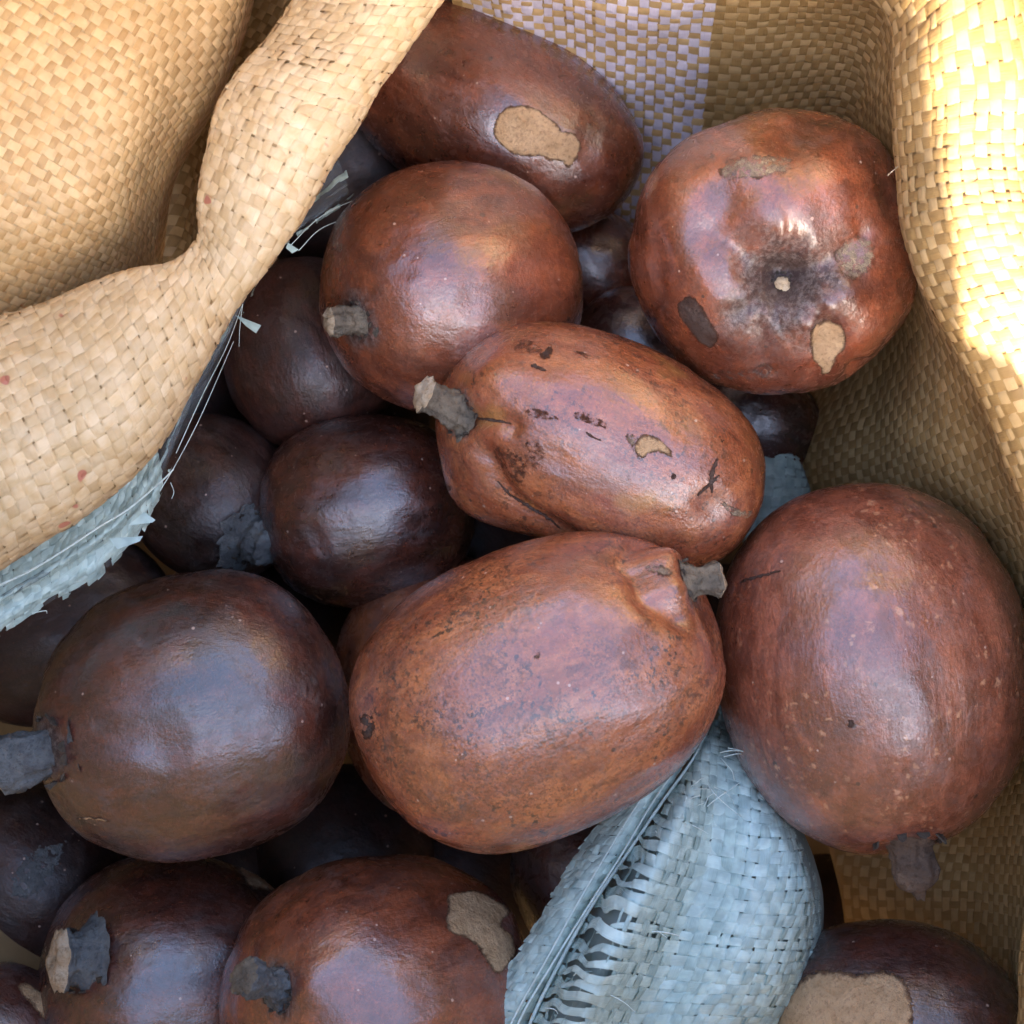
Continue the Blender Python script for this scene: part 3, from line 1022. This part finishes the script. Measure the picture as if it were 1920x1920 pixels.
        fcs += [(2 * seg + i, 2 * seg + (i + 1) % seg, 3 * seg, 3 * seg) for i in range(seg)]
        me = bpy.data.meshes.new('stem_end')
        me.from_pydata([tuple(v) for v in inv(np.array(VV))], [], [tuple(dict.fromkeys(x)) for x in fcs])
        me.update()
        me.polygons.foreach_set('use_smooth', [True] * len(me.polygons))
        link('stem_end', me, root, stem.get('end', M['tip']))
        # collar scales round the base
        nsc = stem.get('scales', 9)
        SV, SF = [], []
        base_t = tg[2]
        for k in range(nsc):
            an = 2 * math.pi * k / nsc + random.uniform(-.2, .2)
            dr = math.cos(an) * s1[2] + math.sin(an) * s2[2]
            tn = -math.sin(an) * s1[2] + math.cos(an) * s2[2]
            hh = bvh.find_nearest(Vector(h + dr * r * 1.25))
            b0 = np.array(hh[0])
            nr = np.array(hh[1])
            w_ = r * random.uniform(.14, .3)
            l_ = r * random.uniform(.15, .42)
            i0 = len(SV)
            mid = b0 + nr * l_ * .6 + dr * l_ * .3
            topp = b0 + nr * l_ + dr * l_ * random.uniform(-.3, .8)
            th_ = 0.0005
            for sgn in (0, 1):
                o_ = nr * 0 + dr * th_ * sgn
                SV += [b0 - tn * w_ - nr * .0006 + o_, b0 + tn * w_ - nr * .0006 + o_, mid + tn * w_ * .7 + o_, topp + tn * w_ * .1 + o_, mid - tn * w_ * .8 + o_]
            SF += [(i0, i0 + 1, i0 + 2, i0 + 3, i0 + 4), (i0 + 9, i0 + 8, i0 + 7, i0 + 6, i0 + 5)]
            for e_ in range(5):
                SF.append((i0 + e_, i0 + 5 + e_, i0 + 5 + (e_ + 1) % 5, i0 + (e_ + 1) % 5))
        me = bpy.data.meshes.new('calyx')
        me.from_pydata([tuple(v) for v in inv(np.array(SV))], [], SF)
        me.update()
        link('calyx', me, root, M['calyx'])
    FRUITS[key] = (root, bvh, inv)
    return root


def Z(off, pts):
    return [(off[0] + x / 3, off[1] + y / 3) for x, y in pts]


DK = dict(dark=col(0.028, 0.012, 0.010), mid=col(0.072, 0.022, 0.014), light=col(0.17, 0.045, 0.024))
SHADE_BK = dict(dark=col(0.020, 0.010, 0.009), mid=col(0.050, 0.018, 0.013), light=col(0.115, 0.034, 0.020), coat=0.3)  # dark skins taken darker and duller to stand in for shade
MD = dict(dark=col(0.085, 0.022, 0.012), mid=col(0.20, 0.054, 0.025), light=col(0.39, 0.108, 0.043))
OR = dict(dark=col(0.15, 0.038, 0.016), mid=col(0.32, 0.086, 0.036), light=col(0.52, 0.175, 0.062))


def pal(base, **k):
    d = dict(base)
    d.update(k)
    return d


def line(pts, w):
    """polygon round a polyline"""
    pts = catmull(np.array(pts, float), max(8, len(pts) * 4))
    t = np.gradient(pts, axis=0)
    t /= np.linalg.norm(t, axis=1, keepdims=True)
    n = np.stack([-t[:, 1], t[:, 0]], 1)
    k = w * (0.35 + 0.65 * np.sin(np.linspace(0.15, np.pi - 0.1, len(pts))))[:, None]
    return [tuple(p) for p in pts + n * k] + [tuple(p) for p in (pts - n * k)[::-1]]


fruit('top', 918, 215, -.052, 306, 176, (.87, .50, .10), 'long brown fruit with big bare tan patch, highest in the pile beside the white stripe',
      pal(MD, lightness=.35, speck=.15, dust=.1, rough=.30), c=190,
      scars=[(Z((640, 0), [(860, 700), (880, 640), (940, 595), (1030, 590), (1110, 615), (1160, 660), (1215, 690), (1240, 740), (1310, 745), (1345, 800), (1355, 840), (1325, 860), (1335, 895), (1310, 910), (1290, 950), (1255, 945), (1245, 905), (1150, 905), (1140, 880), (1020, 880), (960, 870), (920, 830), (880, 800), (850, 750)]), M['cork'], 'bare_patch')])
fruit('round', 848, 540, -.022, 248, 226, (-.80, .24, .50), 'smooth reddish brown round fruit, stem pointing left, just below the topmost one',
      pal(MD, lightness=.62, speck=.15, dust=.15, rough=.30), sq=2.25,
      stem=dict(base=(672, 600), tip=(618, 602), r=24, rise=.004, bloom=.009, mat=M['stem']))
fruit('knobbly', 1447, 477, .0, 262, 262, (.10, .12, .98), 'knobbly brown fruit by the right wall with its puckered stem scar facing up',
      pal(MD, lightness=.75, speck=.25, dust=.35, rough=.32), lump=.034, sq=2.3, pucker=((1462, 528), 66, 1.15, 5),
      stem=dict(base=(1466, 530), tip=(1468, 532), r=13, rise=.0015, bloom=.019, scales=14),
      feats=[([(1468, 528)], 50, -7.5), ([(1468, 528)], 110, -2.0), ([(1440, 500), (1390, 470), (1330, 440)], 34, -2.2), ([(1500, 520), (1560, 490), (1620, 440)], 26, -2.0),
             ([(1490, 560), (1560, 620), (1600, 690)], 18, -2.0), ([(1530, 585)], 34, 3.0), ([(1590, 550)], 36, 2.0), ([(1470, 400)], 60, 2.2), ([(1270, 320)], 90, 2.2), ([(1360, 600)], 60, 2.2), ([(1360, 380)], 40, -1.6), ([(1430, 620), (1440, 700)], 24, -1.5), ([(1300, 690)], 60, 1.6), ([(1560, 330)], 60, 2.0), ([(1400, 300)], 50, 1.4),
             ([(1520, 560), (1545, 600), (1535, 650)], 12, -1.4), ([(1640, 600)], 60, 2.2), ([(1610, 260)], 90, 1.5), ([(1480, 270), (1530, 230)], 40, -1.2)],
      scars=[([(1520, 615), (1545, 598), (1575, 605), (1588, 630), (1585, 655), (1570, 665), (1565, 680), (1555, 700), (1535, 708), (1540, 690), (1522, 672), (1518, 640)], M['cork'], 'bare_patch'),
             (Z((1280, 0), [(190, 960), (250, 890), (400, 870), (600, 880), (630, 900), (620, 990), (500, 990), (350, 1015), (210, 1010)]), M['corkg'], 'scuff', 2.6, .0001),
             ([(1268, 570), (1295, 552), (1318, 575), (1330, 600), (1350, 630), (1335, 655), (1310, 640), (1290, 615), (1275, 595)], M['scab'], 'scab'),
             ([(1320, 700), (1350, 695), (1400, 690), (1440, 680), (1455, 690), (1465, 712), (1430, 715), (1390, 715), (1340, 712)], M['crust'], 'crust'),
             ([(1560, 470), (1600, 440), (1640, 450), (1640, 500), (1600, 530), (1575, 510)], M['corkg'], 'scuff', 2.6, .00008)])
fruit('lobed', 1128, 838, .0, 322, 203, (.90, .42, .10), 'orange brown lobed fruit in the middle with grey stem and long crease',
      pal(OR, yellow=.55, blotch=.4, lightness=.75, speck=.75, dust=.15, rough=.30), lump=.02, sq=2.2, taper=-.03,
      stem=dict(base=(862, 775), tip=(795, 738), r=30, rise=.006, bloom=.007, scales=10),
      feats=[([(868, 780), (930, 790), (960, 800)], 16, -1.6), ([(868, 790)], 30, -2.5), ([(915, 855), (965, 935), (1060, 1000)], 24, -2.6), ([(885, 960)], 90, 6.5), ([(1130, 700)], 110, 1.5), ([(930, 700)], 60, 2.5), ([(885, 850)], 30, 1.0), ([(1380, 850)], 90, 1.2), ([(1330, 960)], 40, -1.2)],
      scars=[(Z((640, 640), [(1640, 600), (1680, 525), (1740, 520), (1810, 560), (1860, 620), (1880, 680), (1850, 650), (1780, 620), (1720, 630), (1700, 670), (1670, 650)]), M['cork'], 'bare_patch', 2),
             (Z((640, 640), [(1590, 510), (1660, 520), (1665, 560), (1650, 600), (1700, 650), (1690, 680), (1660, 650), (1610, 570)]), M['corkg'], 'scab', 2),
             (Z((640, 640), [(1110, 80), (1180, 15), (1192, 70), (1160, 105), (1115, 100)]), M['scab'], 'scab', 2),
             (Z((640, 640), [(1598, 750), (1620, 708), (1652, 715), (1658, 760), (1630, 792), (1600, 785)]), M['crust'], 'scab', 2),
             (Z((640, 640), line([(1065, 130), (1110, 150), (1150, 168)], 12)), M['scab'], 'scab', 1.6),
             (Z((640, 640), line([(870, 775), (950, 860), (1060, 930), (1160, 990), (1235, 1055)], 9)), M['scab'], 'crack', 1.6),
             (Z((640, 640), line([(1370, 510), (1420, 540), (1470, 565)], 7)), M['scab'], 'scratch', 1.6),
             (Z((640, 640), line([(760, 430), (830, 440), (900, 450), (960, 465)], 9)), M['scab'], 'crack', 1.6),
             (line([(1345, 860), (1335, 890), (1334, 925)], 5), M['scab'], 'scratch', 1.6), (line([(1305, 930), (1330, 908), (1350, 890)], 3.5), M['scab'], 'scratch', 1.6),
             (line([(1352, 942), (1375, 958), (1400, 965), (1410, 958)], 7), M['corkg'], 'gash', 1.6),
             (line([(985, 772), (1010, 776), (1050, 790)], 9), M['stain'], 'stain', 1.6), (line([(1075, 776), (1095, 782), (1140, 800)], 9), M['stain'], 'stain', 1.6),
             (line([(965, 655), (985, 650), (1015, 662)], 14), M['stain'], 'stain', 1.6), (line([(1080, 660), (1092, 664), (1112, 674)], 4), M['stain'], 'stain', 1.6),
             (line([(960, 748), (968, 752), (978, 758)], 6), M['stain'], 'stain', 1.6), (line([(985, 850), (992, 862), (985, 875)], 6), M['stain'], 'stain', 1.6),
             (line([(930, 840), (960, 870), (975, 910)], 22), M['stain'], 'stain', 2), (line([(985, 830), (1010, 850), (1000, 880)], 14), M['stain'], 'stain', 2),
             (Z((640, 640), [(1855, 745), (1875, 740), (1885, 765), (1868, 782), (1855, 770)]), M['scab'], 'scab', 1.6),
             (Z((640, 640), [(560, 800), (610, 790), (615, 830), (595, 890), (570, 870)]), M['scab'], 'scab', 2)])
fruit('speckled', 1010, 1290, .018, 352, 268, (.90, -.42, .12), 'large orange speckled fruit in the centre foreground, knob beside its stem',
      pal(OR, blotch=.85, lightness=.8, speck=1.0, dust=.45, rough=.34), lump=.018, sq=2.4, taper=-.05,
      stem=dict(base=(1288, 1090), tip=(1345, 1085), r=28, rise=-.002, bloom=.007, scales=6),
      feats=[([(1240, 1060)], 40, 5.0), ([(1200, 1070), (1215, 1120), (1270, 1160)], 24, -2.6), ([(1262, 1110)], 30, 2.5), ([(1150, 1060)], 60, -1.0), ([(1310, 1250)], 90, 1.5), ([(1170, 1050), (1195, 1020)], 24, -2.0)],
      scars=[([(672, 1345), (690, 1335), (708, 1352), (700, 1385), (682, 1392)], M['scab'], 'scab', 2.6, .00003),
             (Z((640, 640), line([(740, 1370), (785, 1400), (775, 1450), (750, 1470)], 7)), M['crust'], 'scratch', 1.6),
             (Z((640, 640), [(1080, 1750), (1130, 1740), (1120, 1790), (1085, 1800)]), M['corkg'], 'scab', 2, .00005),
             (Z((640, 640), [(1700, 1260), (1780, 1250), (1870, 1290), (1870, 1325), (1800, 1330), (1740, 1300), (1700, 1290)]), M['corkg'], 'scuff', 2)])
fruit('right', 1631, 1250, .004, 344, 279, (.13, .97, -.05), 'large dusty reddish fruit against the right wall, its stem pointing down',
      pal(MD, mid=col(0.22, 0.064, 0.034), light=col(0.42, 0.135, 0.072), lightness=.85, speck=.15, dust=.35, rough=.34, lspeck=.8), lump=.016, sq=2.25,
      stem=dict(base=(1702, 1578), tip=(1722, 1670), r=44, round=1, rise=-.004, bloom=.006, scales=8, sink=.008, mat=M['stembr'], end=M['stembr'], dz=-.01),
      feats=[([(1690, 1600)], 60, -1.5), ([(1560, 1240)], 120, 1.0)],
      scars=[([(1591, 1350), (1600, 1350), (1603, 1358), (1598, 1365), (1590, 1363)], M['scab'], 'pinhole', 1.6),
             (line([(1388, 1092), (1415, 1083), (1465, 1070)], 3), M['scab'], 'crack', 1.6)])
fruit('left', 366, 1340, -.002, 284, 266, (-.97, .22, -.05), 'large dark purplish fruit at the left, thick rough stem at the picture edge',
      pal(DK, lightness=.55, speck=.5, dust=.65, rough=.36), lump=.018, sq=2.25,
      stem=dict(base=(92, 1405), tip=(0, 1438), r=46, rise=-.002, bloom=.008, sink=.008, mat=M['stemb'], end=M['tip'], dz=.0),
      scars=[(line([(553, 1395), (556, 1415), (555, 1436)], 4), M['crust'], 'nick', 1.6), (line([(140, 1534), (175, 1534), (210, 1540)], 2), M['cork'], 'scratch', 1.4)])
fruit('mid', 690, 955, -.045, 200, 178, (.98, -.15, .05), 'dark glossy fruit wedged left of the lobed fruit, under the round one',
      pal(DK, lightness=.75, speck=.2, dust=.3, rough=.30), sq=2.4)
fruit('behind_l', 400, 935, -.055, 165, 150, (.72, .60, .20), 'fruit coloured darker for the shadow of the rolled sack mouth with a bluish grey stem',
      pal(SHADE_BK, lightness=.4, speck=.3, dust=.5, rough=.45), res=(90, 120),
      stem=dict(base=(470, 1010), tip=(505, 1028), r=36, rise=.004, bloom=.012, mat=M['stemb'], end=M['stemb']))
fruit('behind_n', 580, 665, -.058, 180, 160, (.3, 1, .1), 'dark brown fruit, coloured deeper for shade, tucked behind the stem of the round fruit',
      pal(SHADE_BK, lightness=.7, speck=.2, dust=.2, rough=.40), res=(90, 120))
fruit('under_e', 838, 1290, -.050, 245, 208, (.1, 1, .1), 'brown fruit almost hidden beneath the large speckled fruit on its left side',
      pal(OR, lightness=.4, speck=.4, dust=.3, rough=.38), res=(110, 140))
fruit('under_e2', 1125, 1640, -.045, 170, 165, (.5, 1, .1), 'dark maroon fruit between the speckled fruit and the frayed pale bag',
      pal(DK, lightness=.4, speck=.2, dust=.3, rough=.42), res=(90, 120))
fruit('gap1', 1110, 500, -.085, 115, 105, (1, .3, 0), 'small dark fruit glimpsed between the round and the knobbly fruit, upper one',
      pal(MD, lightness=.3, dust=.2), res=(80, 100))
fruit('gap2', 1195, 660, -.070, 125, 120, (1, .3, 0), 'purplish brown fruit glimpsed behind the lobed fruit beside the knobbly one',
      pal(DK, lightness=.6, dust=.5), res=(80, 100))
fruit('under_c', 1410, 800, -.075, 130, 110, (1, .3, 0), 'dark reddish fruit in the shadow under the knobbly fruit',
      pal(DK, lightness=.4, dust=.1), res=(80, 100))
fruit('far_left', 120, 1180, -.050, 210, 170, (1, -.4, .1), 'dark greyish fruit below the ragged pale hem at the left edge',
      pal(SHADE_BK, lightness=.3, dust=.5, rough=.5), res=(90, 120))
fruit('far_left2', 40, 1640, -.055, 190, 165, (1, .7, .1), 'blackish fruit at the left edge with a blue grey patch',
      pal(SHADE_BK, lightness=.3, dust=.3, rough=.45), res=(90, 120),
      scars=[([(20, 1665), (40, 1615), (70, 1588), (125, 1575), (108, 1620), (92, 1655), (60, 1685), (20, 1682)], M['stemb'], 'grey_patch', 3, .00006)])  # blue grey patch laid on the dark skin
fruit('low_left', 326, 1850, -.030, 248, 243, (-.80, -.15, .45), 'dark fruit at lower left with a blue grey stem and a grey patch on top',
      pal(DK, lightness=.7, speck=.3, dust=.25, rough=.31), sq=2.3,
      stem=dict(base=(158, 1795), tip=(112, 1800), r=44, rise=.004, bloom=.007, mat=M['stemb'], end=M['tip'], scales=12),
      feats=[([(130, 1840)], 60, -2)],
      scars=[(Z((0, 1280), [(1310, 1010), (1400, 990), (1500, 1020), (1560, 1070), (1640, 1130), (1600, 1190), (1500, 1170), (1400, 1160), (1370, 1100)]), M['cork'], 'bare_patch')])
fruit('low_mid', 715, 1885, -.006, 290, 280, (-.72, -.10, .62), 'shiny brown and orange fruit at the bottom with a bare strip and a pegged stem',
      pal(MD, lightness=.65, speck=.4, dust=.45, rough=.32), sq=2.2, lump=.025,
      stem=dict(base=(528, 1855), tip=(458, 1830), r=27, rise=.010, bloom=.008, scales=12, mat=M['stemb'], end=M['stem']),
      feats=[([(520, 1860)], 40, -2.5), ([(575, 1850)], 40, 2.0), ([(620, 1760)], 90, 1.2)],
      scars=[(Z((640, 1280), [(590, 1190), (740, 1165), (830, 1200), (900, 1240), (970, 1290), (910, 1330), (900, 1370), (960, 1420), (990, 1520), (900, 1640), (860, 1630), (800, 1540), (760, 1480), (700, 1440), (640, 1420), (600, 1400), (585, 1340), (600, 1270)]), M['cork'], 'bare_patch')])
fruit('low_right', 1680, 1950, .000, 240, 215, (1, .1, .1), 'fruit in the bottom right corner with a large bare tan patch',
      pal(DK, lightness=.55, speck=.2, dust=.3, rough=.36), sq=2.3,
      scars=[(Z((1280, 1280), [(470, 2050), (500, 1900), (540, 1820), (640, 1700), (700, 1640), (800, 1610), (890, 1620), (960, 1645), (1050, 1625), (1130, 1620), (1200, 1640), (1260, 1690), (1290, 1780), (1300, 1850), (1290, 2050)]), M['cork'], 'bare_patch', 4)])
fruit('corner', 5, 1990, -.01, 175, 160, (1, 1, .1), 'fruit cut off by the bottom left corner with a tan stripe along its edge',
      pal(DK, lightness=.4, speck=.2, dust=.4, rough=.4), res=(90, 120),
      scars=[(Z((0, 1280), [(90, 1690), (150, 1685), (230, 1740), (300, 1810), (390, 1920), (420, 2000), (290, 1950), (200, 1840), (120, 1750)]), M['cork'], 'bare_patch')])
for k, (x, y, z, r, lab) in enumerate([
    (640, 330, -.085, 150, 'shade-coloured fruit deep in shadow left of the topmost fruit'),
    (480, 1180, -.095, 150, 'shade-coloured fruit deep in the gap above the large dark left fruit'),
    (640, 1640, -.10, 160, 'shade-coloured fruit deep in the gap above the bottom stemmed fruit'),
    (880, 1680, -.11, 150, 'shade-coloured fruit deep below the large speckled fruit'),
    (200, 1560, -.10, 150, 'shade-coloured fruit deep in the gap under the large dark left fruit'),
    (640, 800, -.11, 140, 'shade-coloured fruit deep between the round and the glossy dark fruit'),
    (1400, 1250, -.11, 150, 'shade-coloured fruit deep between the speckled and the right hand fruit'),
    (300, 740, -.09, 150, 'shade-coloured fruit deep under the neck of the rolled sack mouth'),
    (900, 1010, -.10, 150, 'shade-coloured fruit deep between the glossy dark and the lobed fruit'),
    (430, 1680, -.095, 130, 'shade-coloured fruit deep between the two stemmed fruits at the bottom'),
    (50, 1750, -.075, 120, 'shade-coloured fruit deep at the left edge beside the grey stem'),
    (1560, 1780, -.115, 130, 'shade-coloured fruit deep beside the frayed pale bag')]):
    fruit('deep%d' % k, x, y, z, r * 1.3, r * 1.2, (random.uniform(-1, 1), random.uniform(-1, 1), .2), lab, pal(SHADE_BK, lightness=.3, dust=.15, rough=.5), res=(60, 80))  # added filler fruit, coloured near black so the gaps read as shade

# fine hairs caught on the fruit and the cloth
tube('loose_thread', [P(1664, 329, .054), P(1672, 322, .056), P(1684, 312, .054)], 0.00012, sack, M['hair'], 4)
